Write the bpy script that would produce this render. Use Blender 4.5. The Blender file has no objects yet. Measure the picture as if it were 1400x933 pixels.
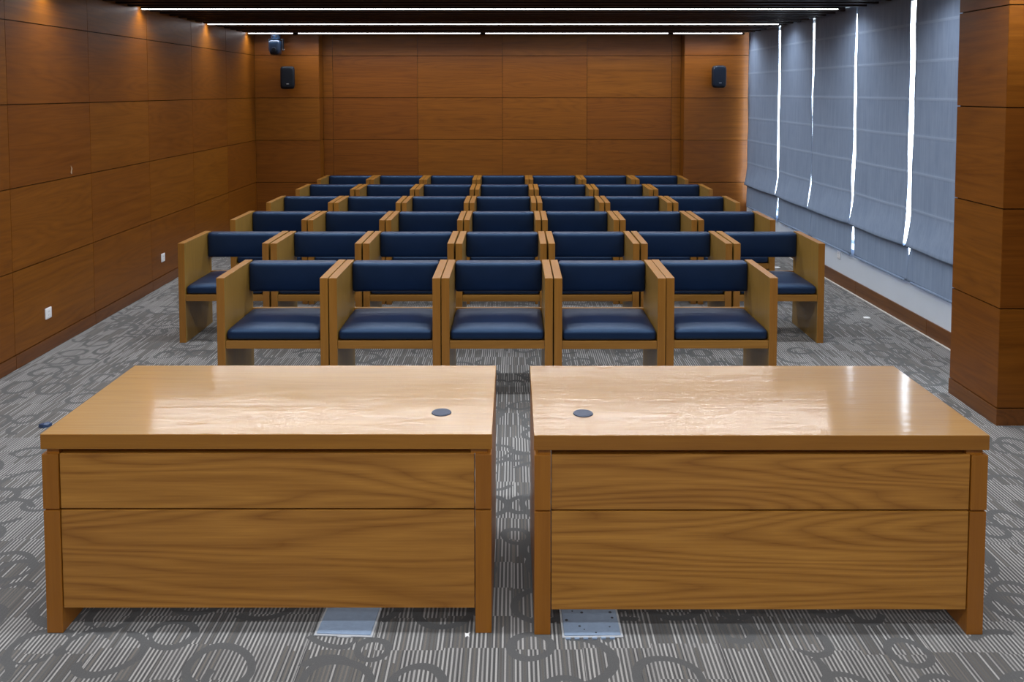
import bpy, bmesh, math, random
from mathutils import Vector, Matrix, Euler
random.seed(7)
SC = bpy.context.scene
C = SC.collection

# ------------------------------------------------------------------ helpers
def link(o, parent=None):
    C.objects.link(o)
    if parent is not None:
        o.parent = parent
    return o

def tag(o, label=None, cat=None, group=None, kind=None):
    if label: o['label'] = label
    if cat: o['category'] = cat
    if group: o['group'] = group
    if kind: o['kind'] = kind
    return o

def thing(name, label, cat, loc=(0, 0, 0), rotz=0.0, group=None):
    o = bpy.data.objects.new(name, None)
    o.empty_display_size = 0.1
    o.location = loc
    o.rotation_euler = (0, 0, rotz)
    link(o)
    return tag(o, label, cat, group)

def box(bm, x0, x1, y0, y1, z0, z1, mi=0):
    vs = [bm.verts.new((x, y, z)) for z in (z0, z1) for y in (y0, y1) for x in (x0, x1)]
    for q in ((0, 2, 3, 1), (4, 5, 7, 6), (0, 1, 5, 4), (2, 6, 7, 3), (0, 4, 6, 2), (1, 3, 7, 5)):
        f = bm.faces.new([vs[i] for i in q])
        f.material_index = mi
    return vs

def cyl(bm, p0, p1, r0, r1=None, n=24):
    r1 = r0 if r1 is None else r1
    a, b = Vector(p0), Vector(p1)
    d = (b - a).normalized()
    u = d.orthogonal().normalized()
    w = d.cross(u)
    ra, rb = [], []
    for i in range(n):
        t = 2 * math.pi * i / n
        e = u * math.cos(t) + w * math.sin(t)
        ra.append(bm.verts.new(a + e * r0))
        rb.append(bm.verts.new(b + e * r1))
    for i in range(n):
        j = (i + 1) % n
        bm.faces.new((ra[i], ra[j], rb[j], rb[i]))
    bm.faces.new(ra[::-1])
    bm.faces.new(rb)

def rbox(bm, cx, cy, cz, w, d, h, r, n=8, dome=None):
    """rounded box; dome(u, v, s) moves a vertex up, u,v,s in -1..1"""
    t = bmesh.new()
    bmesh.ops.create_cube(t, size=2.0)
    bmesh.ops.subdivide_edges(t, edges=t.edges[:], cuts=n, use_grid_fill=True)
    hx, hy, hz = w / 2, d / 2, h / 2
    for v in t.verts:
        # crowd the vertices towards the edges
        p = Vector([math.copysign(1 - (1 - abs(c)) ** 1.5, c) for c in v.co])
        q = Vector((p.x * hx, p.y * hy, p.z * hz))
        inner = Vector((max(-hx + r, min(hx - r, q.x)), max(-hy + r, min(hy - r, q.y)), max(-hz + r, min(hz - r, q.z))))
        dlt = q - inner
        if dlt.length > 1e-9:
            q = inner + dlt.normalized() * r
        if dome:
            q = q + Vector(dome(q.x / hx, q.y / hy, q.z / hz))
        v.co = q + Vector((cx, cy, cz))
    me = bpy.data.meshes.new('t')
    t.to_mesh(me); t.free()
    bm.from_mesh(me)
    bpy.data.meshes.remove(me)

def obj(name, bm, mats, parent=None, bevel=0.0, smooth=False, loc=None):
    me = bpy.data.meshes.new(name)
    bmesh.ops.recalc_face_normals(bm, faces=bm.faces[:])
    bm.to_mesh(me); bm.free()
    for m in (mats if isinstance(mats, (list, tuple)) else [mats]):
        me.materials.append(m)
    o = bpy.data.objects.new(name, me)
    link(o, parent)
    if loc: o.location = loc
    if smooth:
        for p in me.polygons: p.use_smooth = True
    if bevel:
        b = o.modifiers.new('edge', 'BEVEL')
        b.width = bevel; b.segments = 2; b.limit_method = 'ANGLE'; b.angle_limit = 0.7
        b.use_clamp_overlap = True
    return o

def copy_tree(o, parent=None):
    c = o.copy()
    C.objects.link(c)
    c.parent = parent
    for ch in list(o.children):
        copy_tree(ch, c)
    return c

# ------------------------------------------------------------------ node helper
class NT:
    def __init__(self, name):
        self.m = bpy.data.materials.new(name)
        self.m.use_nodes = True
        self.t = self.m.node_tree
        self.t.nodes.clear()
        self.out = self.t.nodes.new('ShaderNodeOutputMaterial')
    def n(self, kind, **kw):
        nd = self.t.nodes.new('ShaderNode' + kind)
        for k, v in kw.items():
            setattr(nd, k, v)
        return nd
    def l(self, a, b):
        self.t.links.new(a, b)
    def put(self, sock, v):
        if isinstance(v, bpy.types.NodeSocket): self.l(v, sock)
        elif v is not None: sock.default_value = v
    def math(self, op, a, b=None, c=None, clamp=False):
        nd = self.n('Math', operation=op, use_clamp=clamp)
        self.put(nd.inputs[0], a); self.put(nd.inputs[1], b); self.put(nd.inputs[2], c)
        return nd.outputs[0]
    def vmath(self, op, a, b=None, s=None):
        nd = self.n('VectorMath', operation=op)
        self.put(nd.inputs[0], a)
        if b is not None: self.put(nd.inputs[1], b)
        if s is not None: self.put(nd.inputs['Scale'], s)
        return nd.outputs[0]
    def xyz(self, x, y, z):
        nd = self.n('CombineXYZ')
        for i, v in enumerate((x, y, z)): self.put(nd.inputs[i], v)
        return nd.outputs[0]
    def sep(self, v):
        nd = self.n('SeparateXYZ'); self.l(v, nd.inputs[0])
        return nd.outputs
    def noise(self, vec, scale, detail=2, rough=0.5):
        nd = self.n('TexNoise')
        self.l(vec, nd.inputs['Vector'])
        nd.inputs['Scale'].default_value = scale
        nd.inputs['Detail'].default_value = detail
        nd.inputs['Roughness'].default_value = rough
        return nd
    def white(self, vec):
        nd = self.n('TexWhiteNoise', noise_dimensions='3D'); self.l(vec, nd.inputs['Vector'])
        return nd
    def mix(self, fac, a, b, blend='MIX'):
        nd = self.n('Mix', data_type='RGBA', blend_type=blend)
        self.put(nd.inputs[0], fac); self.put(nd.inputs[6], a); self.put(nd.inputs[7], b)
        return nd.outputs[2]
    def ramp(self, fac, stops, interp='LINEAR'):
        nd = self.n('ValToRGB')
        cr = nd.color_ramp; cr.interpolation = interp
        while len(cr.elements) < len(stops): cr.elements.new(0.5)
        for e, (p, c) in zip(cr.elements, stops):
            e.position = p; e.color = c if len(c) == 4 else (*c, 1)
        self.l(fac, nd.inputs[0])
        return nd.outputs[0]
    def maprange(self, v, a, b, c=0.0, d=1.0, smooth=False):
        nd = self.n('MapRange', interpolation_type='SMOOTHSTEP' if smooth else 'LINEAR')
        self.put(nd.inputs[0], v)
        for i, q in zip((1, 2, 3, 4), (a, b, c, d)): self.put(nd.inputs[i], q)
        return nd.outputs[0]
    def principled(self, color, rough=0.5, spec=0.5, coat=0.0, coat_rough=0.1, metal=0.0, normal=None, sheen=0.0):
        p = self.n('BsdfPrincipled')
        self.put(p.inputs['Base Color'], color if isinstance(color, bpy.types.NodeSocket) else (*color[:3], 1))
        self.put(p.inputs['Roughness'], rough)
        p.inputs['Specular IOR Level'].default_value = spec
        p.inputs['Coat Weight'].default_value = coat
        p.inputs['Coat Roughness'].default_value = coat_rough
        p.inputs['Metallic'].default_value = metal
        p.inputs['Sheen Weight'].default_value = sheen
        if normal is not None: self.l(normal, p.inputs['Normal'])
        self.p = p
        return p.outputs[0]
    def bump(self, h, strength, dist):
        b = self.n('Bump')
        b.inputs['Strength'].default_value = strength
        b.inputs['Distance'].default_value = dist
        self.l(h, b.inputs['Height'])
        return b.outputs[0]
    def done(self, sh):
        self.l(sh, self.out.inputs['Surface'])
        return self.m

def wood(name, dark, light, axis, rough=0.35, coat=0.3, coat_rough=0.15, island=False, spec=0.4,
         figure=1.0, bump=0.06, vary=0.05, size=1.0, freq=15.0):
    """veneer: long contour figure + pores along one axis"""
    N = NT(name)
    tc = N.n('TexCoord').outputs['Object']
    oi = N.n('ObjectInfo').outputs['Random']
    off = N.math('MULTIPLY', oi, 37.0)
    rnd = oi
    if island:
        isl = N.n('NewGeometry').outputs['Random Per Island']
        off = N.math('ADD', off, N.math('MULTIPLY', isl, 53.0))
        rnd = N.math('FRACT', N.math('ADD', N.math('MULTIPLY', oi, 3.7), N.math('MULTIPLY', isl, 7.3)))
    v = N.vmath('ADD', tc, N.xyz(off, N.math('MULTIPLY', off, 1.7), N.math('MULTIPLY', off, 0.6)))
    lo, hi = 0.42, 4.6
    sc = [hi, hi, hi]; sc[axis] = lo
    q = N.vmath('MULTIPLY', v, tuple(s / size for s in sc))
    n1 = N.noise(q, 1.0, 1.6, 0.4)
    bands = N.math('FRACT', N.math('MULTIPLY', n1.outputs['Fac'], freq))
    tri = N.math('POWER', N.math('ABSOLUTE', N.math('SUBTRACT', N.math('MULTIPLY', bands, 2.0), 1.0)), 0.6)
    ps = [170.0, 170.0, 170.0]; ps[axis] = 5.0
    pores = N.noise(N.vmath('MULTIPLY', v, tuple(ps)), 1.0, 2.0, 0.6).outputs['Fac']
    ss = [26.0, 26.0, 26.0]; ss[axis] = 0.9
    streak = N.noise(N.vmath('MULTIPLY', v, tuple(ss)), 1.0, 2.0, 0.5).outputs['Fac']
    fac = N.math('ADD', N.math('MULTIPLY', tri, 0.30 * figure), N.math('MULTIPLY', streak, 0.66))
    fac = N.math('ADD', fac, N.math('MULTIPLY', N.math('SUBTRACT', pores, 0.5), 0.55))
    fac = N.math('ADD', fac, -0.06 + 0.22 * (1 - figure), clamp=True)
    mid = tuple((a + b) / 2 for a, b in zip(dark, light))
    col = N.ramp(fac, [(0.08, dark), (0.45, mid), (0.85, light)])
    hsv = N.n('HueSaturation')
    N.l(col, hsv.inputs['Color'])
    N.put(hsv.inputs['Value'], N.math('ADD', N.math('MULTIPLY', rnd, 2 * vary), 1.0 - vary))
    N.put(hsv.inputs['Hue'], N.math('ADD', N.math('MULTIPLY', rnd, 0.006 if island else 0.003), 0.497 if island else 0.4985))
    nrm = N.bump(N.math('ADD', N.math('MULTIPLY', pores, 0.6), N.math('MULTIPLY', streak, 0.4)), bump, 0.01)
    r = N.math('ADD', N.math('MULTIPLY', streak, 0.12), rough - 0.06)
    sh = N.principled(hsv.outputs['Color'], r, spec, coat, coat_rough, normal=nrm)
    if name == 'desk_top_veneer':
        N.p.inputs['Coat IOR'].default_value = 1.75
        N.l(N.bump(N.math('ADD', N.math('MULTIPLY', pores, 0.35), streak), 0.055, 0.01), N.p.inputs['Coat Normal'])
    return N.done(sh)

def plain(name, col, rough=0.5, spec=0.5, metal=0.0, coat=0.0, mottle=0.06, mscale=30.0):
    N = NT(name)
    tc = N.n('TexCoord').outputs['Object']
    n = N.noise(tc, mscale, 3.0, 0.6).outputs['Fac']
    k = N.math('ADD', N.math('MULTIPLY', n, 2 * mottle), 1 - mottle)
    c = N.vmath('SCALE', tuple(col), s=k)
    return N.done(N.principled(c, rough, spec, coat, 0.1, metal))

# ------------------------------------------------------------------ materials
WALL_D, WALL_L = (0.114, 0.0318, 0.0014), (0.228, 0.0735, 0.0040)
m_wall_y = wood('wall_veneer_depth', WALL_D, WALL_L, 1, rough=0.45, coat=0.18, coat_rough=0.28, island=True, vary=0.10, spec=0.28, figure=0.8, freq=17.0)
m_wall_x = wood('wall_veneer_across', WALL_D, WALL_L, 0, rough=0.45, coat=0.18, coat_rough=0.28, island=True, vary=0.10, spec=0.28, figure=0.8, freq=17.0)
m_groove = plain('shadow_gap_backing', (0.012, 0.007, 0.004), 0.8, 0.2)
m_base = wood('baseboard_veneer', (0.09, 0.027, 0.0030), (0.19, 0.063, 0.008), 1, rough=0.4, coat=0.25, coat_rough=0.25, island=True)
m_desk_top = wood('desk_top_veneer', (0.30, 0.150, 0.036), (0.44, 0.245, 0.072), 0, rough=0.34, coat=1.0, coat_rough=0.085, bump=0.16, figure=0.6)
m_desk_edge = wood('desk_edge_wood', (0.26, 0.100, 0.010), (0.39, 0.165, 0.021), 0, rough=0.4, coat=0.2, figure=0.4)
m_desk_panel = wood('desk_panel_veneer', (0.290, 0.113, 0.014), (0.575, 0.270, 0.046), 0, rough=0.42, coat=0.2, figure=1.45, bump=0.05, freq=21.0)
m_desk_leg = wood('desk_leg_wood', (0.275, 0.095, 0.007), (0.39, 0.148, 0.013), 2, rough=0.42, coat=0.2, figure=0.3)
m_chair_face = wood('chair_veneer', (0.21, 0.112, 0.017), (0.34, 0.197, 0.041), 2, rough=0.4, coat=0.25, coat_rough=0.2, figure=0.5, bump=0.03)
m_chair_edge = wood('chair_edge_wood', (0.22, 0.088, 0.010), (0.35, 0.155, 0.023), 2, rough=0.4, coat=0.25, coat_rough=0.2, figure=0.4, bump=0.03)
m_chair_rail = wood('chair_rail_wood', (0.22, 0.096, 0.013), (0.34, 0.160, 0.027), 0, rough=0.4, coat=0.25, coat_rough=0.2, figure=0.5, bump=0.03)
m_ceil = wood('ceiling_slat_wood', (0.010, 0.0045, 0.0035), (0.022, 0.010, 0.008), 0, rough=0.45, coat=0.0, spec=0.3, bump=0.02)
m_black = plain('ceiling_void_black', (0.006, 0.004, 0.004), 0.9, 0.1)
m_white_wall = plain('white_painted_plaster', (0.64, 0.70, 0.79), 0.7, 0.3, mottle=0.03, mscale=6.0)
m_alu = plain('window_frame_aluminium', (0.55, 0.57, 0.6), 0.4, 0.5, 0.4)
m_plastic_w = plain('white_plastic', (0.82, 0.83, 0.86), 0.35, 0.5, mottle=0.02)
m_plastic_g = plain('grey_plastic', (0.45, 0.47, 0.5), 0.4, 0.5, mottle=0.03)
m_dark = plain('black_plastic', (0.004, 0.006, 0.011), 0.55, 0.25, mottle=0.1)
m_dark_gloss = plain('blue_black_gloss', (0.006, 0.014, 0.030), 0.3, 0.35, coat=0.15)
m_badge = plain('silver_badge', (0.6, 0.62, 0.65), 0.3, 0.5, 0.7)
m_chrome = plain('polished_steel', (0.8, 0.82, 0.85), 0.12, 0.5, 1.0)
m_grommet = plain('slate_plastic', (0.035, 0.05, 0.09), 0.4, 0.5)
m_lid = plain('brushed_floor_box_metal', (0.23, 0.315, 0.45), 0.5, 0.4, 0.1, mottle=0.14, mscale=45)
m_spot = plain('dark_adhesive_spot', (0.06, 0.07, 0.09), 0.7, 0.3)
m_white_spot = plain('matt_white', (0.88, 0.88, 0.88), 0.8, 0.2, mottle=0.03)
m_bluefoil = plain('dark_blue_film', (0.03, 0.06, 0.14), 0.3, 0.6)
m_pale_strip = plain('pale_strip', (0.62, 0.60, 0.56), 0.7, 0.3)

def navy_vinyl():
    N = NT('navy_vinyl')
    tc = N.n('TexCoord').outputs['Object']
    oi = N.n('ObjectInfo').outputs['Random']
    v = N.vmath('ADD', tc, N.xyz(oi, oi, oi))
    g = N.n('TexVoronoi'); N.l(v, g.inputs['Vector']); g.inputs['Scale'].default_value = 420
    n = N.noise(v, 7.0, 3.0).outputs['Fac']
    col = N.ramp(n, [(0.25, (0.0033, 0.0100, 0.035)), (0.75, (0.0048, 0.0135, 0.046))])
    h = N.math('ADD', N.math('MULTIPLY', g.outputs['Distance'], 0.25), N.math('MULTIPLY', n, 1.2))
    sh = N.principled(col, 0.40, 0.85, 0.0, normal=N.bump(h, 0.10, 0.006))
    N.p.inputs['Specular Tint'].default_value = (0.36, 0.62, 1.0, 1)
    return N.done(sh)
m_navy = navy_vinyl()

def blind_fabric():
    N = NT('grey_blue_blind_cloth')
    tc = N.n('TexCoord').outputs['Object']
    s = N.vmath('MULTIPLY', tc, (60.0, 60.0, 2.5))
    w = N.noise(s, 1.0, 2.0, 0.6).outputs['Fac']
    w2 = N.noise(N.vmath('MULTIPLY', tc, (5.0, 9.0, 4.0)), 1.0, 3.0, 0.55).outputs['Fac']
    f = N.math('ADD', N.math('MULTIPLY', w, 0.6), N.math('MULTIPLY', w2, 0.4))
    col = N.ramp(f, [(0.3, (0.20, 0.27, 0.40)), (0.7, (0.27, 0.35, 0.49))])
    nrm = N.bump(w2, 0.18, 0.012)
    d = N.principled(col, 0.75, 0.25, normal=nrm)
    t = N.n('BsdfTranslucent'); N.l(col, t.inputs['Color'])
    mx = N.n('MixShader'); mx.inputs[0].default_value = 0.025
    N.l(d, mx.inputs[1]); N.l(t.outputs[0], mx.inputs[2])
    return N.done(mx.outputs[0])
m_blind = blind_fabric()

m_seam = plain('seam_tape', (0.285, 0.365, 0.505), 0.75, 0.2)

def glass():
    N = NT('window_glass')
    tr = N.n('BsdfTransparent'); tr.inputs[0].default_value = (0.95, 0.97, 0.98, 1)
    gl = N.n('BsdfGlossy'); gl.inputs['Roughness'].default_value = 0.02
    ge = N.n('NewGeometry')
    dt = N.n('VectorMath', operation='DOT_PRODUCT')
    N.l(ge.outputs['Normal'], dt.inputs[0]); N.l(ge.outputs['Incoming'], dt.inputs[1])
    sch = N.math('POWER', N.math('SUBTRACT', 1.0, N.math('ABSOLUTE', dt.outputs['Value'])), 5.0)
    fac = N.math('ADD', N.math('MULTIPLY', sch, 0.9), 0.04, clamp=True)
    mx = N.n('MixShader')
    N.l(fac, mx.inputs[0]); N.l(tr.outputs[0], mx.inputs[1]); N.l(gl.outputs[0], mx.inputs[2])
    return N.done(mx.outputs[0])
m_glass = glass()

def led():
    N = NT('led_diffuser')
    e = N.n('Emission'); e.inputs[0].default_value = (1.0, 0.96, 0.98, 1); e.inputs[1].default_value = 12.0
    return N.done(e.outputs[0])
m_led = led()

def carpet():
    N = NT('striped_loop_carpet')
    tc = N.n('TexCoord').outputs['Object']
    x, y, z = N.sep(tc)
    bx = N.math('FLOOR', N.math('DIVIDE', x, 0.25))
    # blocks of a column start at their own offset
    colr = N.white(N.xyz(bx, 3.3, 0.0)).outputs['Value']
    by = N.math('FLOOR', N.math('ADD', N.math('DIVIDE', y, 0.19), N.math('MULTIPLY', colr, 0.35)))
    blk = N.white(N.xyz(bx, by, 1.0))
    br, bg, bb = N.sep(blk.outputs['Color'])
    per = 0.0157
    u = N.math('ADD', N.math('DIVIDE', x, per), N.math('MULTIPLY', N.math('FLOOR', N.math('MULTIPLY', br, 3.0)), 0.333))
    i = N.math('FLOOR', u)
    fr = N.math('FRACT', u)
    sr = N.white(N.xyz(i, by, 7.0)).outputs['Value']
    sb = N.white(N.xyz(i, by, 17.0)).outputs['Value']
    line = N.math('ABSOLUTE', N.math('SUBTRACT', fr, 0.5))
    line = N.maprange(line, 0.17, 0.27, 1.0, 0.0, True)
    # share of light yarns in a block
    area = N.noise(N.xyz(x, y, 0.0), 1.6, 2.0).outputs['Fac']
    share = N.maprange(N.math('ADD', N.math('MULTIPLY', bg, 0.55), N.math('MULTIPLY', area, 0.9)), 0.35, 1.0, 0.25, 1.05)
    on = N.math('LESS_THAN', sr, share)
    light = N.mix(sb, (0.28, 0.275, 0.27, 1), (0.42, 0.415, 0.405, 1))
    mid = N.mix(sb, (0.10, 0.095, 0.09, 1), (0.185, 0.170, 0.152, 1))
    dark = N.mix(sr, (0.065, 0.066, 0.068, 1), (0.125, 0.125, 0.125, 1))
    yarn = N.mix(on, mid, light)
    col = N.mix(line, dark, yarn)
    # rings and loops of plain grey yarn
    def loops(scale, seed, r0, r1, wd, col):
        p = N.xyz(N.math('ADD', x, seed), N.math('ADD', y, seed * 0.7), seed)
        ds = N.noise(p, 2.4, 0.5).outputs['Color']
        p2 = N.vmath('ADD', p, N.vmath('SCALE', N.vmath('SUBTRACT', ds, (0.5, 0.5, 0.5)), s=0.14))
        vo = N.n('TexVoronoi', voronoi_dimensions='2D')
        N.l(p2, vo.inputs['Vector'])
        vo.inputs['Scale'].default_value = scale
        vo.inputs['Randomness'].default_value = 0.62
        d = N.math('DIVIDE', vo.outputs['Distance'], scale)
        cr, cg, cb = N.sep(vo.outputs['Color'])
        rad = N.math('ADD', r0, N.math('MULTIPLY', cr, r1 - r0))
        e = N.math('ABSOLUTE', N.math('SUBTRACT', d, rad))
        msk = N.maprange(e, wd * 0.85, wd, 1.0, 0.0, True)
        gate = N.noise(p, 2.6, 0.0).outputs['Fac']
        msk = N.math('MULTIPLY', msk, N.math('GREATER_THAN', gate, N.math('ADD', 0.36, N.math('MULTIPLY', cg, 0.2))))
        return N.mix(msk, col, (0.100, 0.102, 0.104, 1))
    col = loops(3.7, 0.0, 0.062, 0.098, 0.0165, col)
    col = loops(2.6, 5.37, 0.085, 0.13, 0.0165, col)
    fz = N.noise(tc, 260.0, 2.0, 0.7).outputs['Fac']
    col = N.mix(0.55, col, N.vmath('SCALE', col, s=N.math('ADD', 0.35, N.math('MULTIPLY', fz, 1.3))))
    h = N.math('ADD', N.math('MULTIPLY', line, 0.5), fz)
    sh = N.principled(col, 0.95, 0.15, normal=N.bump(h, 0.35, 0.004), sheen=0.15)
    return N.done(sh)
m_carpet = carpet()

# ------------------------------------------------------------------ room numbers (metres)
CEIL = 2.80
Y_NEAR = -2.6
Y_PIL = 12.25           # face of the two end piers of the back wall
Y_BACK = 12.50          # recessed middle of the back wall
ROWS = [0.105, 0.71, 1.31, 1.912, 2.515, CEIL + 0.1]
G = 0.0035              # half a shadow gap
LW = lambda y: -3.600 - 0.012 * (y - 7.0)       # left wall face
RW = lambda y: 3.391 - 0.0145 * (y - 8.0)        # right wall face

def panel_grid(bm, us, zs, fn, t=0.014, mi=0):
    """panels as slabs: fn(u, depth, z) -> point; depth 0 is the face"""
    for u0, u1 in zip(us[:-1], us[1:]):
        for z0, z1 in zip(zs[:-1], zs[1:]):
            a, b, c, d = u0 + G * 0.6, u1 - G * 0.6, z0 + G, z1 - G
            vs = [bm.verts.new(fn(u, dp, z)) for dp in (0, t) for u, z in ((a, c), (b, c), (b, d), (a, d))]
            for q in ((0, 1, 2, 3), (7, 6, 5, 4), (0, 4, 5, 1), (1, 5, 6, 2), (2, 6, 7, 3), (3, 7, 4, 0)):
                bm.faces.new([vs[k] for k in q]).material_index = mi

def sheet(bm, u0, u1, z0, z1, fn, d0, d1, mi=1):
    vs = [bm.verts.new(fn(u, dp, z)) for dp in (d0, d1) for u, z in ((u0, z0), (u1, z0), (u1, z1), (u0, z1))]
    for q in ((0, 1, 2, 3), (7, 6, 5, 4), (0, 4, 5, 1), (1, 5, 6, 2), (2, 6, 7, 3), (3, 7, 4, 0)):
        bm.faces.new([vs[k] for k in q]).material_index = mi

# floor
bm = bmesh.new()
box(bm, -4.2, 4.2, Y_NEAR - 0.3, 13.0, -0.12, 0.0)
tag(obj('floor', bm, m_carpet), 'grey striped carpet with darker loop pattern', 'floor', kind='structure')

# left wall
fl = lambda u, d, z: (LW(u) - d, u, z)
seam_l = [6.125 + 1.2165 * k for k in range(-7, 6)] + [Y_PIL]
seam_l[0] = Y_NEAR
bm = bmesh.new()
panel_grid(bm, seam_l, ROWS, fl)
sheet(bm, Y_NEAR, 12.7, 0.0, CEIL + 0.1, fl, 0.0141, 0.16)
wl = tag(obj('wall_left', bm, [m_wall_y, m_groove]), 'brown wood veneer panelled side wall with two white sockets', 'wall', kind='structure')
# pale chip in the veneer
bm = bmesh.new()
pts = [(0, 0), (0.012, 0.035), (0.004, 0.06), (0.02, 0.045), (0.034, 0.022), (0.022, 0.03), (0.018, -0.012)]
base = [bm.verts.new((LW(6.99) + 0.0002, 6.99 + a, 1.345 + b)) for a, b in pts]
top = [bm.verts.new((LW(6.99) + 0.0012, 6.99 + a, 1.345 + b)) for a, b in pts]
bm.faces.new(top); bm.faces.new(base[::-1])
for i in range(len(pts)):
    j = (i + 1) % len(pts); bm.faces.new((base[i], base[j], top[j], top[i]))
obj('scuff_mark', bm, plain('bare_veneer_chip', (0.45, 0.33, 0.22), 0.8, 0.2), wl)
# left baseboard
bm = bmesh.new()
panel_grid(bm, seam_l, [0.0, ROWS[0]], lambda u, d, z: (LW(u) + 0.006 - d, u, z), t=0.0195)
tag(obj('baseboard_left', bm, m_base), 'brown wood skirting along left wall', 'baseboard', kind='structure')

# back wall: two piers and a recessed middle
XP0, XP1 = -2.752, 2.420
bm = bmesh.new()
fb = lambda u, d, z: (u, Y_BACK + d, z)
fp = lambda u, d, z: (u, Y_PIL + d, z)
panel_grid(bm, [XP0, -2.612, -1.387, -0.159, 1.064, 2.287, XP1], ROWS, fb)
panel_grid(bm, [LW(Y_PIL), XP0], ROWS, fp)
panel_grid(bm, [XP1, 3.47], ROWS, fp)
panel_grid(bm, [Y_PIL + 0.014, Y_BACK], ROWS, lambda u, d, z: (XP0 - d, u, z))
panel_grid(bm, [Y_PIL + 0.014, Y_BACK], ROWS, lambda u, d, z: (XP1 + d, u, z))
sheet(bm, -3.9, 3.5, 0, CEIL + 0.1, fb, 0.0141, 0.2)
sheet(bm, -3.9, XP0 - 0.0142, 0, CEIL + 0.1, fp, 0.0141, 0.24)
sheet(bm, XP1 + 0.0142, 3.5, 0, CEIL + 0.1, fp, 0.0141, 0.24)
tag(obj('wall_back', bm, [m_wall_x, m_groove]), 'brown wood veneer panelled end wall with recessed middle', 'wall', kind='structure')
bm = bmesh.new()
box(bm, XP0 + 0.001, XP1 - 0.001, Y_BACK - 0.006, Y_BACK, 0, ROWS[0] - G)
box(bm, LW(Y_PIL) + 0.008, XP0, Y_PIL - 0.006, Y_PIL, 0, ROWS[0] - G)
box(bm, XP1, RW(Y_PIL) - 0.008, Y_PIL - 0.006, Y_PIL, 0, ROWS[0] - G)
tag(obj('baseboard_back', bm, m_base), 'brown wood skirting along end wall', 'baseboard', kind='structure')

# right wall: low white parapet under the glazing, then a panelled pier and panelled wall near the camera
SILL = 0.43
fr_ = lambda u, d, z: (RW(u) + d, u, z)
bm = bmesh.new()
sheet(bm, 5.5, 12.6, 0.0, SILL, fr_, 0.0, 0.26, 0)
tag(obj('wall_right', bm, m_white_wall), 'low white wall under the grey blinds', 'wall', kind='structure')
bm = bmesh.new()
panel_grid(bm, [5.5, 7.0, 8.42, 9.62, 10.84, 12.2], [0.0, 0.135], lambda u, d, z: (RW(u) - 0.012 + d, u, z), t=0.0115)
tag(obj('baseboard_right', bm, m_base), 'brown wood skirting under the white low wall', 'baseboard', kind='structure')
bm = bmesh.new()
sheet(bm, 5.67, 12.2, 0.0, 0.004, fr_, -0.030, -0.0125, 0)  # low pale strip laid along the foot of the skirting
tag(obj('foot_strip_1', bm, m_pale_strip), 'thin pale strip at foot of right skirting', 'trim', kind='structure')

# panelled pier on the right
PX0, PY0, PY1 = 2.905, 5.09, 5.655
bm = bmesh.new()
panel_grid(bm, [PX0, 4.0], ROWS, lambda u, d, z: (u, PY0 + d, z))
panel_grid(bm, [PX0, 3.55], ROWS, lambda u, d, z: (u, PY1 - d, z))
panel_grid(bm, [PY0 + 0.0, PY1], ROWS, lambda u, d, z: (PX0 + d, u, z), mi=2)
box(bm, PX0 + 0.0141, 4.0, PY0 + 0.0141, PY1 - 0.0141, 0, CEIL + 0.1, 1)
tag(obj('wall_right_pier', bm, [m_wall_x, m_groove, m_wall_y]), 'brown panelled pier projecting at right beside the blinds', 'wall', kind='structure')
bm = bmesh.new()
box(bm, PX0 - 0.004, 3.99, PY0 - 0.004, PY1 + 0.004, 0, ROWS[0] - G)
tag(obj('baseboard_pier', bm, m_base, bevel=0.001), 'brown wood skirting around the pier', 'baseboard', kind='structure')
bm = bmesh.new()
panel_grid(bm, [Y_NEAR, -1.2, 0.0, 1.2, 2.4, 3.6, PY0], ROWS, lambda u, d, z: (3.45 + d, u, z))
box(bm, 3.4641, 3.6, Y_NEAR, PY0, 0, CEIL + 0.1, 1)
tag(obj('wall_right_near', bm, [m_wall_y, m_groove]), 'brown panelled side wall nearer than the pier', 'wall', kind='structure')
bm = bmesh.new()
panel_grid(bm, [-3.6, -2.4, -1.2, 0.0, 1.2, 2.4, 3.6], ROWS, lambda u, d, z: (u, Y_NEAR - d, z))
box(bm, -3.9, 3.9, Y_NEAR - 0.2, Y_NEAR - 0.0141, 0, CEIL + 0.1, 1)
tag(obj('wall_front', bm, [m_wall_x, m_groove]), 'brown panelled wall behind the viewer', 'wall', kind='structure')

bm = bmesh.new()
box(bm, 3.444, 3.462, Y_NEAR + 0.01, PY0 - 0.006, 0, ROWS[0] - G)
tag(obj('baseboard_near', bm, m_base), 'brown wood skirting along the wall nearer than the pier', 'baseboard', kind='structure')
bm = bmesh.new()
box(bm, LW(Y_NEAR) + 0.02, 3.44, Y_NEAR - 0.012, Y_NEAR + 0.006, 0, ROWS[0] - G)
tag(obj('baseboard_front', bm, m_base), 'brown wood skirting along the wall behind the viewer', 'baseboard', kind='structure')

# ceiling: black void board with dark slats hanging below it
LED_Y = [11.877 - 1.772 * k for k in range(8)]
LED_Y[1], LED_Y[2] = 10.261, 8.39
for k in range(3, 8): LED_Y[k] = 8.39 - 1.772 * (k - 2)
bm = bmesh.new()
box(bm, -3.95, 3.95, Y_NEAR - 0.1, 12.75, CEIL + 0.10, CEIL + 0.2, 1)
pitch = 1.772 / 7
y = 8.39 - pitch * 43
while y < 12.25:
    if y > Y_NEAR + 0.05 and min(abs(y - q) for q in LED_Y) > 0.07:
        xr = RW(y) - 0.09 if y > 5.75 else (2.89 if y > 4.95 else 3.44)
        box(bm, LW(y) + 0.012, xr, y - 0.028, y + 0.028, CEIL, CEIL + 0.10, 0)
    y += pitch
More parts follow.
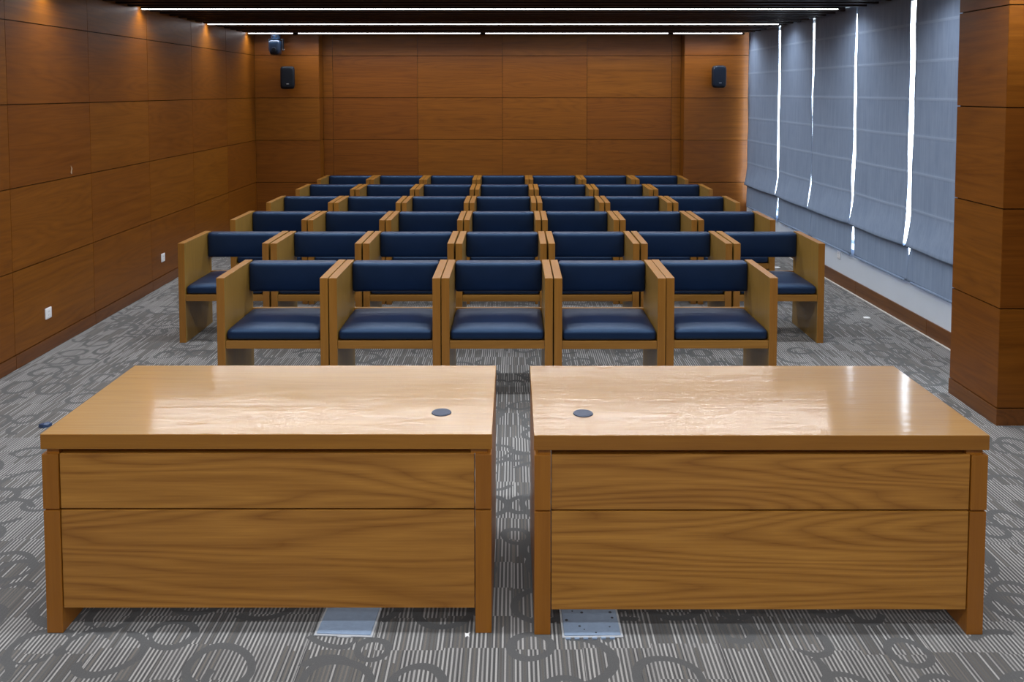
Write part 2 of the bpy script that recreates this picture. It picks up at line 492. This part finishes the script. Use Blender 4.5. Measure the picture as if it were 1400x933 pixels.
# closing boards over the recess and along the blinds
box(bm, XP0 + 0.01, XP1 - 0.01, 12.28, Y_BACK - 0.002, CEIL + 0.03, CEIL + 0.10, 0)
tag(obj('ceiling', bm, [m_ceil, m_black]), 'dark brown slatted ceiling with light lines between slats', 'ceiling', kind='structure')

# ------------------------------------------------------------------ windows behind the blinds
edges = [5.70, 7.2, 8.4, 9.6, 10.8, 12.22]
HEAD = CEIL + 0.09
for k, (a, b) in enumerate(zip(edges[:-1], edges[1:])):
    bm = bmesh.new()
    w = 0.03
    for u0, u1, z0, z1 in ((a, a + w, SILL, HEAD), (b - w, b, SILL, HEAD), (a + w, b - w, SILL, SILL + w), (a + w, b - w, HEAD - w, HEAD)):
        sheet(bm, u0, u1, z0, z1, fr_, 0.16, 0.21, 0)
    wn = tag(obj('window_%d' % (k + 1), bm, m_alu), 'window with pale metal frame behind the blinds', 'window', kind='structure')
    bm = bmesh.new()
    sheet(bm, a + w * 0.7, b - w * 0.7, SILL + w * 0.7, HEAD - w * 0.7, fr_, 0.183, 0.187, 0)
    obj('window_pane', bm, m_glass, wn)

# ------------------------------------------------------------------ roman blinds
def lerp_table(tb, z):
    if z >= tb[0][0]: return tb[0][1]
    for (z0, a), (z1, b) in zip(tb[:-1], tb[1:]):
        if z0 >= z >= z1:
            return a + (b - a) * (z0 - z) / (z0 - z1 + 1e-9)
    return tb[-1][1]
GAPS = {   # gap centre along the wall and its width by height
    12.195: [(2.8, 0.10), (1.6, 0.12), (0.75, 0.15), (0.69, 0.09), (0.3, 0.07)],
    10.79: [(2.8, 0.075), (2.2, 0.075), (1.5, 0.085), (1.0, 0.075), (0.75, 0.05), (0.70, -0.01), (0.62, -0.01), (0.58, 0.035), (0.45, 0.03), (0.3, 0.0)],
    9.625: [(2.8, 0.065), (2.4, 0.06), (2.0, 0.045), (1.78, 0.018), (1.72, -0.006), (1.36, -0.004), (1.28, 0.012), (1.05, 0.004), (0.98, 0.022), (0.85, 0.022), (0.74, -0.008), (0.3, -0.01)],
    8.47: [(2.8, 0.0), (2.70, 0.035), (2.5, 0.055), (1.9, 0.06), (1.2, 0.07), (0.85, 0.055), (0.74, 0.022), (0.70, 0.0), (0.66, 0.05), (0.5, 0.06), (0.42, 0.055), (0.3, 0.05)],
    7.305: [(2.8, 0.095), (2.2, 0.09), (1.6, 0.085), (1.0, 0.085), (0.8, 0.06), (0.66, 0.045), (0.60, 0.012), (0.55, -0.01), (0.3, -0.012)],
    6.02: [(2.8, 0.05), (0.3, 0.05)],
}
gk = sorted(GAPS)
BL_LABEL = ['grey-blue roman blind nearest the panelled pier, right of the last bright gap',
            'second grey-blue roman blind from the pier',
            'middle grey-blue roman blind of the five, third from the pier',
            'fourth grey-blue roman blind from the pier',
            'grey-blue roman blind farthest back, beside the panelled end wall']
SEAMS = [2.57, 2.255, 1.945, 1.635, 1.325, 1.01]
prof = []
def prof_pts():
    ps = []
    z = 2.845
    zs = [2.845]
    for s in SEAMS:
        k0 = zs[-1]
        for q in (0.25, 0.5, 0.75):
            zs.append(k0 + (s + 0.03 - k0) * q)
        zs += [s + 0.03, s + 0.012, s + 0.004, s - 0.004, s - 0.012, s - 0.03]
    for q in (0.93, 0.86, 0.79, 0.73, 0.705): zs.append(q)
    for zz in zs:
        o = 0.034
        for s in SEAMS:
            if abs(zz - s) < 0.006: o += 0.0015
        if zz < 0.98: o += 0.042 * ((0.98 - zz) / 0.28) ** 1.3
        ps.append((zz, o))
    ps += [(0.690, 0.070), (0.694, 0.050), (0.702, 0.036), (0.692, 0.028), (0.66, 0.029)]
    for q in (0.60, 0.53, 0.46, 0.41, 0.385): ps.append((q, 0.031 + 0.006 * (0.66 - q)))
    return ps
PROF = prof_pts()
rb = random.Random(3)
for bi in range(5):
    a, b = gk[bi], gk[bi + 1]
    name = 'roman_blind'
    tcen = (a + b) / 2
    root = thing(name, BL_LABEL[bi], 'blind', (RW(tcen), tcen, 0.0), 0.0, 'roman blinds along the window wall')
    nx = 26
    ph = rb.random() * 6
    sag = rb.uniform(-0.006, 0.006)
    bm = bmesh.new()
    grid = []
    for zi, (z, o) in enumerate(PROF):
        ga, gb = lerp_table(GAPS[a], z) / 2, lerp_table(GAPS[b], z) / 2
        wa = 0.006 * math.sin(z * 5.1 + a * 7) + 0.004 * math.sin(z * 11.7 + a * 3)
        wb = 0.006 * math.sin(z * 5.1 + b * 7) + 0.004 * math.sin(z * 11.7 + b * 3)
        ga, gb = max(ga, 0.0015), max(gb, 0.0015)
        row = []
        for i in range(nx + 1):
            s = i / nx
            u = a + ga + wa + (b - gb + wb - a - ga - wa) * s
            low = max(0.0, min(1.0, (2.6 - z) / 2.2))
            dz = -0.010 * low * math.sin(math.pi * s) * (1 if zi > 0 else 0) + sag * (s - 0.5) * 2 * low
            do = low * (0.0025 * math.sin(s * 9 + z * 3 + ph) + 0.0016 * math.sin(s * 15 - z * 5 + 2.3 * ph))
            if s < 0.06 or s > 0.94: do += 0.006 * math.sin(z * 8 + ph * 3) * low
            row.append(bm.verts.new((RW(u) - o - do - RW(tcen), u - tcen, z + dz)))
        grid.append(row)
    for r0, r1 in zip(grid[:-1], grid[1:]):
        for i in range(nx):
            fc = bm.faces.new((r0[i], r0[i + 1], r1[i + 1], r1[i]))
            if r0[i].co.z - r1[i].co.z < 0.0095 and min(abs(r0[i].co.z - 0.003 - q) for q in SEAMS) < 0.03: fc.material_index = 1
    f = obj('fabric', bm, [m_blind, m_seam], root, smooth=True)
    sm = f.modifiers.new('cloth', 'SOLIDIFY'); sm.thickness = 0.0025
    bm = bmesh.new()
    rbox(bm, 0, 0, 0.383, 0.012, (b - a) - 0.11, 0.022, 0.005, 3)
    for v in bm.verts: v.co.x += RW(tcen + v.co.y) - RW(tcen) - 0.033
    obj('hem_bar', bm, m_blind, root, smooth=True)
    bm = bmesh.new()
    sheet(bm, a + 0.04, b - 0.04, 2.846, 2.893, lambda u, d, z: (RW(u) - RW(tcen) - 0.060 + d, u - tcen, z), 0, 0.04, 0)
    obj('head_rail', bm, m_plastic_w, root)

# ------------------------------------------------------------------ ceiling lights
LBL = {0: 'white light line farthest back, broken by small dark joints', 1: 'white light line between the front and back light lines',
       2: 'brightest white light line, nearest of the three in view'}
for k, yy in enumerate(LED_Y):
    xl, xr = LW(yy) + 0.03, (3.13 if yy > 5.7 else 2.86 if yy > 4.9 else 3.38)
    lab = LBL.get(k, 'white ceiling light line overhead, out of the view')
    t = thing('linear_light', lab, 'ceiling light', (0, yy, CEIL), 0, 'light lines across the ceiling')
    bm = bmesh.new()
    box(bm, xl, xr, -0.036, -0.026, 0.0, 0.07)
    box(bm, xl, xr, 0.026, 0.036, 0.0, 0.07)
    box(bm, xl, xr, -0.026, 0.026, 0.02, 0.07)
    obj('housing', bm, m_black, t)
    cuts = {0: [-2.98, -0.42, 2.15], 1: [-1.36, -0.175, -0.125]}.get(k, [])
    gap = {0: 0.035, 1: 0.006}.get(k, 0.0)
    xs = [xl + 0.002] + cuts + [xr - 0.002]
    for i in range(len(xs) - 1):
        a, b = xs[i] + (gap if i > 0 else 0), xs[i + 1] - (gap if i < len(xs) - 2 else 0)
        bm = bmesh.new()
        box(bm, a, b, -0.0255, 0.0255, -0.003, 0.019)
        obj('diffuser', bm, m_led, t)
        ld = bpy.data.lights.new('light_strip', 'AREA')
        ld.shape = 'RECTANGLE'; ld.size = b - a; ld.size_y = 0.048
        ld.energy = 8.4 * (b - a)
        ld.color = (0.93, 0.965, 1.0)
        ld.spread = math.radians(154)
        lo = bpy.data.objects.new('light_strip', ld)
        link(lo, t); lo.location = ((a + b) / 2, 0, -0.0045)
    for cpos in cuts:
        if k == 0:
            bm = bmesh.new()
            box(bm, cpos - 0.034, cpos + 0.034, -0.034, 0.034, -0.012, 0.02)
            obj('joint_cap', bm, m_black, t, bevel=0.003)

# ------------------------------------------------------------------ desks
def desk(x0, x1, yf, yb, grx, label):
    cx = (x0 + x1) / 2
    t = thing('desk', label, 'desk', (cx, yf, 0), 0, 'pair of desks facing the chairs')
    w = (x1 - x0) / 2
    d = yb - yf
    LT = 0.062
    bm = bmesh.new()
    box(bm, -w, w, 0, d, 0.699, 0.755)
    for f in bm.faces:
        f.material_index = 0 if f.calc_center_median().z > 0.7549 else 1
    obj('tabletop', bm, [m_desk_top, m_desk_edge], t, bevel=0.0018)
    for s in (-1, 1):
        lx0, lx1 = (-w + 0.002, -w + LT) if s < 0 else (w - LT, w - 0.002)
        bm = bmesh.new()
        box(bm, lx0, lx1, 0.004, d - 0.004, 0, 0.466)
        lg = obj('side_panel', bm, m_desk_leg, t, bevel=0.002)
        bm = bmesh.new()
        box(bm, lx0, lx1, 0.002, d - 0.004, 0.473, 0.679)
        obj('upper_block', bm, m_desk_leg, lg, bevel=0.002)
        bm = bmesh.new()
        ix = 0.016 if s < 0 else -0.016
        box(bm, min(lx0 + ix, lx0) if s > 0 else lx0 + ix, lx1 if s < 0 else lx1 + ix, 0.012, d - 0.02, 0.679, 0.699)
        box(bm, lx0 + 0.006, lx1 - 0.006, 0.012, d - 0.02, 0.466, 0.473)
        obj('neck', bm, m_desk_leg, lg)
    xa, xb = -w + LT + 0.003, w - LT - 0.003
    for nm, z0, z1 in (('upper_front_panel', 0.473, 0.679), ('lower_front_panel', 0.094, 0.466)):
        bm = bmesh.new()
        box(bm, xa, xb, 0.008, 0.030, z0, z1)
        obj(nm, bm, m_desk_panel, t, bevel=0.0018)
    bm = bmesh.new()
    box(bm, xa, xb, 0.034, 0.052, 0.12, 0.699)
    obj('backing_board', bm, m_desk_leg, t)
    bm = bmesh.new()
    box(bm, xa, xb, d - 0.20, d - 0.18, 0.56, 0.699)
    obj('rear_rail', bm, m_desk_edge, t)
    bm = bmesh.new()
    cyl(bm, (grx - cx, 0.212, 0.7551), (grx - cx, 0.212, 0.7585), 0.039, 0.037, 40)
    g = obj('cable_grommet', bm, m_grommet, t)
    bm = bmesh.new()
    cyl(bm, (grx - cx, 0.212, 0.7585), (grx - cx, 0.212, 0.7592), 0.031, 0.030, 40)
    obj('grommet_cap', bm, m_grommet, g)
    return t
desk(-1.733, -0.079, 3.095, 3.888, -0.281, 'long honey oak desk on the left of the gap, round cable grommet at its right')
desk(0.075, 1.738, 3.085, 3.884, 0.271, 'long honey oak desk on the right of the gap, round cable grommet at its left')

# ------------------------------------------------------------------ chairs
CW, CD, CH, PT = 0.722, 0.615, 0.801, 0.052
def make_chair():
    t = thing('armchair', 'x', 'armchair', (0, 0, 0), 0, 'navy armchairs in rows')
    w = CW / 2
    for s in (-1, 1):
        bm = bmesh.new()
        x0, x1 = (-w, -w + PT) if s < 0 else (w - PT, w)
        box(bm, x0, x1, 0, CD, 0, CH)
        for f in bm.faces:
            f.normal_update()
            f.material_index = 0 if abs(f.normal.x) > 0.5 else 1
        obj('side_panel', bm, [m_chair_face, m_chair_edge], t, bevel=0.0015)
    i = w - PT - 0.001
    bm = bmesh.new(); box(bm, -i, i, 0.006, 0.028, 0.335, 0.386)
    obj('front_rail', bm, m_chair_rail, t, bevel=0.0015)
    bm = bmesh.new(); box(bm, -i, i, CD - 0.030, CD - 0.006, 0.385, 0.458)
    obj('rear_rail', bm, m_chair_rail, t, bevel=0.0015)
    bm = bmesh.new(); box(bm, -i, i, 0.030, CD - 0.032, 0.365, 0.384)
    obj('seat_board', bm, m_chair_rail, t)
    bm = bmesh.new()
    def dome(u, v, s):
        k = max(0, 1 - u ** 4) * max(0, 1 - abs(v) ** 5)
        up = max(0.0, (s + 0.6) / 1.6)
        dish = -0.006 * math.exp(-((v - 0.35) / 0.22) ** 2) * (1 - u * u)
        return (0, 0, (0.020 * k + dish) * up)
    rbox(bm, 0, 0.010 + 0.565 / 2, 0.386 + 0.036, 2 * i - 0.004, 0.565, 0.072, 0.026, 14, dome)
    obj('seat_cushion', bm, m_navy, t, smooth=True)
    bm = bmesh.new()
    def belly(u, v, s):
        k = max(0, 1 - u ** 8)
        return (0, (-0.024 * (1 - ((s - 0.55) / 1.55) ** 2) + 0.004) * k if v < 0 else 0, 0)
    rbox(bm, 0, CD - 0.052, 0.694, 2 * i - 0.002, 0.098, 0.212, 0.02, 12, belly)
    obj('backrest', bm, m_navy, t, smooth=True)
    return t
proto = make_chair()
ROWN = ['front row of five', 'second row from the front', 'third row from the front', 'fourth row from the front',
        'fifth row, next to last', 'back row by the end wall']
ROWD = [(5.525, -0.105, 5, 0.729), (6.79, -0.097, 7, 0.736), (8.04, -0.103, 7, 0.733), (9.30, -0.113, 7, 0.736), (10.56, -0.113, 7, 0.735), (11.76, -0.147, 7, 0.727)]
P5 = ['leftmost', 'second from left', 'middle', 'second from right', 'rightmost']
P7 = ['leftmost', 'second from left', 'third from left', 'middle', 'third from right', 'second from right', 'rightmost']
first = True
rc = random.Random(11)
for ri, (yf, xc, n, p) in enumerate(ROWD):
    for k in range(n):
        o = proto if first else copy_tree(proto)
        first = False
        o.location = (xc + (k - (n - 1) / 2) * p + rc.uniform(-0.001, 0.001), yf + rc.uniform(-0.008, 0.008), 0)
        o.rotation_euler = (0, 0, rc.uniform(-0.002, 0.002))
        o['label'] = 'navy cushioned oak armchair, %s in the %s' % ((P5 if n == 5 else P7)[k], ROWN[ri])

# ------------------------------------------------------------------ loudspeakers and camera at the back wall
def loudspeaker(x, z, w, h, label, tilt, octa):
    t = thing('wall_mounted_loudspeaker', label, 'loudspeaker', (x, Y_PIL - 0.0004, z), 0, 'wall loudspeakers on the end wall piers')
    bm = bmesh.new()
    rbox(bm, 0, -0.012, 0, 0.07, 0.024, 0.12, 0.006, 3)
    cyl(bm, (0, -0.02, 0), (0, -0.09, 0), 0.016)
    obj('wall_bracket', bm, m_dark, t, smooth=False)
    bm = bmesh.new()
    def shape(u, v, s):
        # tapers to the back
        k = (v + 1) / 2
        return (-u * w * 0.5 * 0.22 * k, 0, -s * h * 0.5 * 0.10 * k)
    rbox(bm, 0, -0.165, 0, w, 0.17, h, 0.055 if octa else 0.042, 9, shape)
    bo = obj('cabinet', bm, m_dark, t, smooth=True)
    bm = bmesh.new()
    rbox(bm, 0, -0.251, 0, w * 0.80, 0.014, h * 0.86, 0.0065, 6)
    for v in bm.verts:     # rounded-end grille outline
        ex = abs(v.co.x) / (w * 0.40); ez = abs(v.co.z) / (h * 0.43)
        if ez > 0.72:
            v.co.x *= math.sqrt(max(0.0, 1 - ((ez - 0.72) / 0.28) ** 2 * (0.75 if octa else 0.45)))
    gr = obj('front_grille', bm, m_dark_gloss if octa else m_dark, bo, smooth=True)
    bm = bmesh.new()
    rbox(bm, 0.008, -0.260, -h * 0.27, 0.036, 0.004, 0.009, 0.0015, 2)
    obj('badge', bm, m_badge, bo)
    bo.rotation_euler = (0, 0, tilt)
    return t
loudspeaker(-3.165, 2.195, 0.205, 0.325, 'black rounded loudspeaker on the left pier of the end wall', 0.10, False)
loudspeaker(2.875, 2.21, 0.215, 0.325, 'black loudspeaker on the right pier of the end wall, near the blinds', -0.06, True)

t = thing('ceiling_camera', 'blue-black swivel camera hanging under the ceiling in the left back corner', 'camera', (-3.29, 11.995, CEIL))
bm = bmesh.new()
cyl(bm, (0, 0, -0.012), (0, 0, 0.0), 0.075, 0.075, 32)
cyl(bm, (0, 0, -0.075), (0, 0, -0.012), 0.062, 0.070, 32)
obj('mount_base', bm, m_dark_gloss, t, smooth=False)
bm = bmesh.new()
for sx in (-1, 1):
    rbox(bm, sx * 0.094, 0.03, -0.15, 0.012, 0.07, 0.17, 0.005, 4)
rbox(bm, 0, 0.03, -0.075, 0.20, 0.07, 0.012, 0.005, 4)
obj('yoke', bm, m_dark, t, smooth=True)
bm = bmesh.new()
rbox(bm, 0, -0.01, -0.190, 0.168, 0.18, 0.205, 0.042, 9, lambda u, v, s: (-u * 0.008 * (1 - s), 0, 0))
bd = obj('camera_body', bm, m_dark_gloss, t, smooth=True)
bm = bmesh.new()
cyl(bm, (0, -0.095, -0.225), (0, -0.112, -0.225), 0.036, 0.030, 32)
obj('lens', bm, m_dark, bd)
bm = bmesh.new()
rbox(bm, 0, -0.088, -0.108, 0.118, 0.012, 0.010, 0.003, 2)
obj('trim_strip', bm, m_chrome, bd)
bm = bmesh.new()
for sx in (-0.022, 0.022):
    cyl(bm, (sx, -0.066, -0.035), (sx, -0.076, -0.035), 0.012, 0.010, 20)
obj('glint_stud', bm, m_chrome, t)  # added bright studs standing in for two reflections on the mount
bm = bmesh.new()
cyl(bm, (0.098, 0.0, -0.215), (0.122, 0.0, -0.215), 0.017, 0.014, 24)
obj('pivot_knob', bm, m_chrome, t)

# ------------------------------------------------------------------ sockets
def socket(loc, rz, label, grp='white wall sockets'):
    t = thing('wall_socket', label, 'socket', loc, rz, grp)
    bm = bmesh.new(); rbox(bm, 0.0045, 0, 0, 0.009, 0.086, 0.086, 0.0035, 4)
    obj('face_plate', bm, m_plastic_w, t, smooth=True)
    bm = bmesh.new(); rbox(bm, 0.0085, 0, 0, 0.004, 0.056, 0.060, 0.0015, 3)
    ins = obj('socket_insert', bm, m_plastic_w, t)
    bm = bmesh.new()
    for dy, dz, rot in ((0, 0.016, 0), (-0.009, -0.012, 0.5), (0.009, -0.012, -0.5)):
        box(bm, 0.0100, 0.0110, dy - 0.0015, dy + 0.0015, dz - 0.006, dz + 0.006)
    for dy in (-0.008, 0.008):
        box(bm, 0.0100, 0.0110, dy - 0.0015, dy + 0.0015, 0.008, 0.018)
    obj('pin_slots', bm, m_plastic_g, ins)
    return t
socket((LW(6.58), 6.58, 0.297), 0, 'white wall socket low on the left wall, nearer one')
socket((LW(8.83), 8.83, 0.292), 0, 'white wall socket low on the left wall, farther one near the chairs')
socket((RW(8.87), 8.87, 0.315), math.pi, 'white socket on the white low wall just under a blind')

# ------------------------------------------------------------------ floor boxes under the desks
def floor_box(x, y, w, d, rz, label, dirty):
    t = thing('floor_box', label, 'floor box', (x, y, 0.0), rz, 'metal floor box lids under the desks')
    bm = bmesh.new(); box(bm, -w / 2, w / 2, 0, d, 0.0003, 0.005)
    obj('frame', bm, m_plastic_g, t, bevel=0.001)
    bm = bmesh.new(); box(bm, -w / 2 + 0.008, w / 2 - 0.008, 0.008, d - 0.008, 0.005, 0.0075)
    lid = obj('lid', bm, m_lid, t, bevel=0.001)
    if dirty:
        bm = bmesh.new()
        n = 6
        for k in range(n):
            a = -w / 2 + 0.012 + k * (w - 0.03) / n
            box(bm, a, a + 0.018, -0.008, 0.0, 0.0003, 0.005)
        obj('edge_tabs', bm, m_lid, t)
        bm = bmesh.new()
        q = random.Random(5)
        for k in range(13):
            cx_, cy_ = q.uniform(-w / 2 + 0.02, w / 2 - 0.10 + 0.08 * (k % 2)), q.uniform(0.02, d - 0.03)
            r = q.uniform(0.003, 0.0065)
            cyl(bm, (cx_, cy_, 0.0075), (cx_, cy_, 0.0079), r, r, 14)
        obj('adhesive_spots', bm, m_spot, lid)
    else:
        bm = bmesh.new(); box(bm, -0.02, 0.03, -0.004, 0.0, 0.0003, 0.004)
        obj('latch', bm, m_plastic_g, t)
floor_box(-0.628, 3.075, 0.218, 0.22, math.radians(-3), 'clean pale metal floor box lid under the left desk', False)
floor_box(0.292, 3.068, 0.225, 0.22, math.radians(1), 'spotted pale metal floor box lid with toothed edge under the right desk', True)

# ------------------------------------------------------------------ litter and white spots on the carpet
def scrap(name, x, y, pts, mat, label, cat, h=0.004, group=None):
    bm = bmesh.new()
    q = random.Random(int(abs(x * 1000)))
    lo = [bm.verts.new((a, b, 0.0005)) for a, b in pts]
    up = [bm.verts.new((a * 0.96, b * 0.96, h * q.uniform(0.5, 1.2))) for a, b in pts]
    cu = bm.verts.new((sum(p[0] for p in pts) / len(pts), sum(p[1] for p in pts) / len(pts), h * 1.25))
    bm.faces.new(lo[::-1])
    for i in range(len(pts)):
        j = (i + 1) % len(pts)
        bm.faces.new((lo[i], lo[j], up[j], up[i]))
        bm.faces.new((up[i], up[j], cu))
    o = obj(name, bm, mat, loc=(x, y, 0))
    return tag(o, label, cat, group)
scrap('white_spot', 3.13, 7.56, [(-0.028, -0.02), (0.0, -0.032), (0.03, -0.022), (0.034, 0.012), (0.012, 0.03), (-0.02, 0.022)], m_white_spot,  # small raised white patch on the carpet
      'small white spot on the carpet between the chairs and the blinds', 'litter', group='white scraps on the carpet')
scrap('white_spot', 2.99, 9.75, [(-0.05, -0.03), (0.01, -0.045), (0.05, -0.02), (0.045, 0.03), (-0.01, 0.045), (-0.045, 0.02)], m_white_spot,  # wider white patch, farther back on the carpet
      'white spot on carpet seen past the right end chair of second row', 'litter', group='white scraps on the carpet')
scrap('white_spot', -0.172, 3.085, [(-0.006, -0.012), (0.002, -0.004), (0.01, -0.012), (0.006, 0.004), (0.012, 0.016), (0.0, 0.008), (-0.008, 0.014)], m_white_spot,
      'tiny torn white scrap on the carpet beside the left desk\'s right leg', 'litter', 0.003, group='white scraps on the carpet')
scrap('foil_scrap', -2.815, 5.075, [(-0.022, -0.02), (0.01, -0.03), (0.03, -0.012), (0.04, 0.015), (0.012, 0.028), (-0.015, 0.02)], m_bluefoil,
      'small crumpled dark blue wrapper on the carpet past the left desk corner', 'litter', 0.02)

# ------------------------------------------------------------------ daylight outside
W = bpy.data.worlds.new('World'); SC.world = W
W.use_nodes = True
bg = W.node_tree.nodes['Background']
bg.inputs[0].default_value = (0.80, 0.90, 1.0, 1)
bg.inputs[1].default_value = 9.0

# ------------------------------------------------------------------ camera
cd = bpy.data.cameras.new('Camera')
cam = bpy.data.objects.new('Camera', cd); C.objects.link(cam)
F_PX = 1180.0
th = math.atan(0.0541)
cyp = 124.5 + F_PX * math.tan(th)
cd.sensor_fit = 'HORIZONTAL'; cd.sensor_width = 36.0
cd.lens = F_PX * 36.0 / 1400.0
cd.shift_x = -(702.0 - 700.0) / 1400.0
cd.shift_y = -(466.5 - cyp) / 1400.0
cd.clip_start = 0.05; cd.clip_end = 100
cam.location = (0, 0, 2.01)
cam.rotation_euler = (math.pi / 2 - th, 0, 0)
SC.camera = cam

SC.view_settings.view_transform = 'Standard'
SC.view_settings.look = 'None'
SC.view_settings.gamma = 1.0
SC.view_settings.exposure = 0.0
SC.view_settings.use_curve_mapping = False
SC.cycles.use_denoising = True
SC.cycles.max_bounces = 8
SC.cycles.diffuse_bounces = 5
SC.cycles.sample_clamp_indirect = 6.0
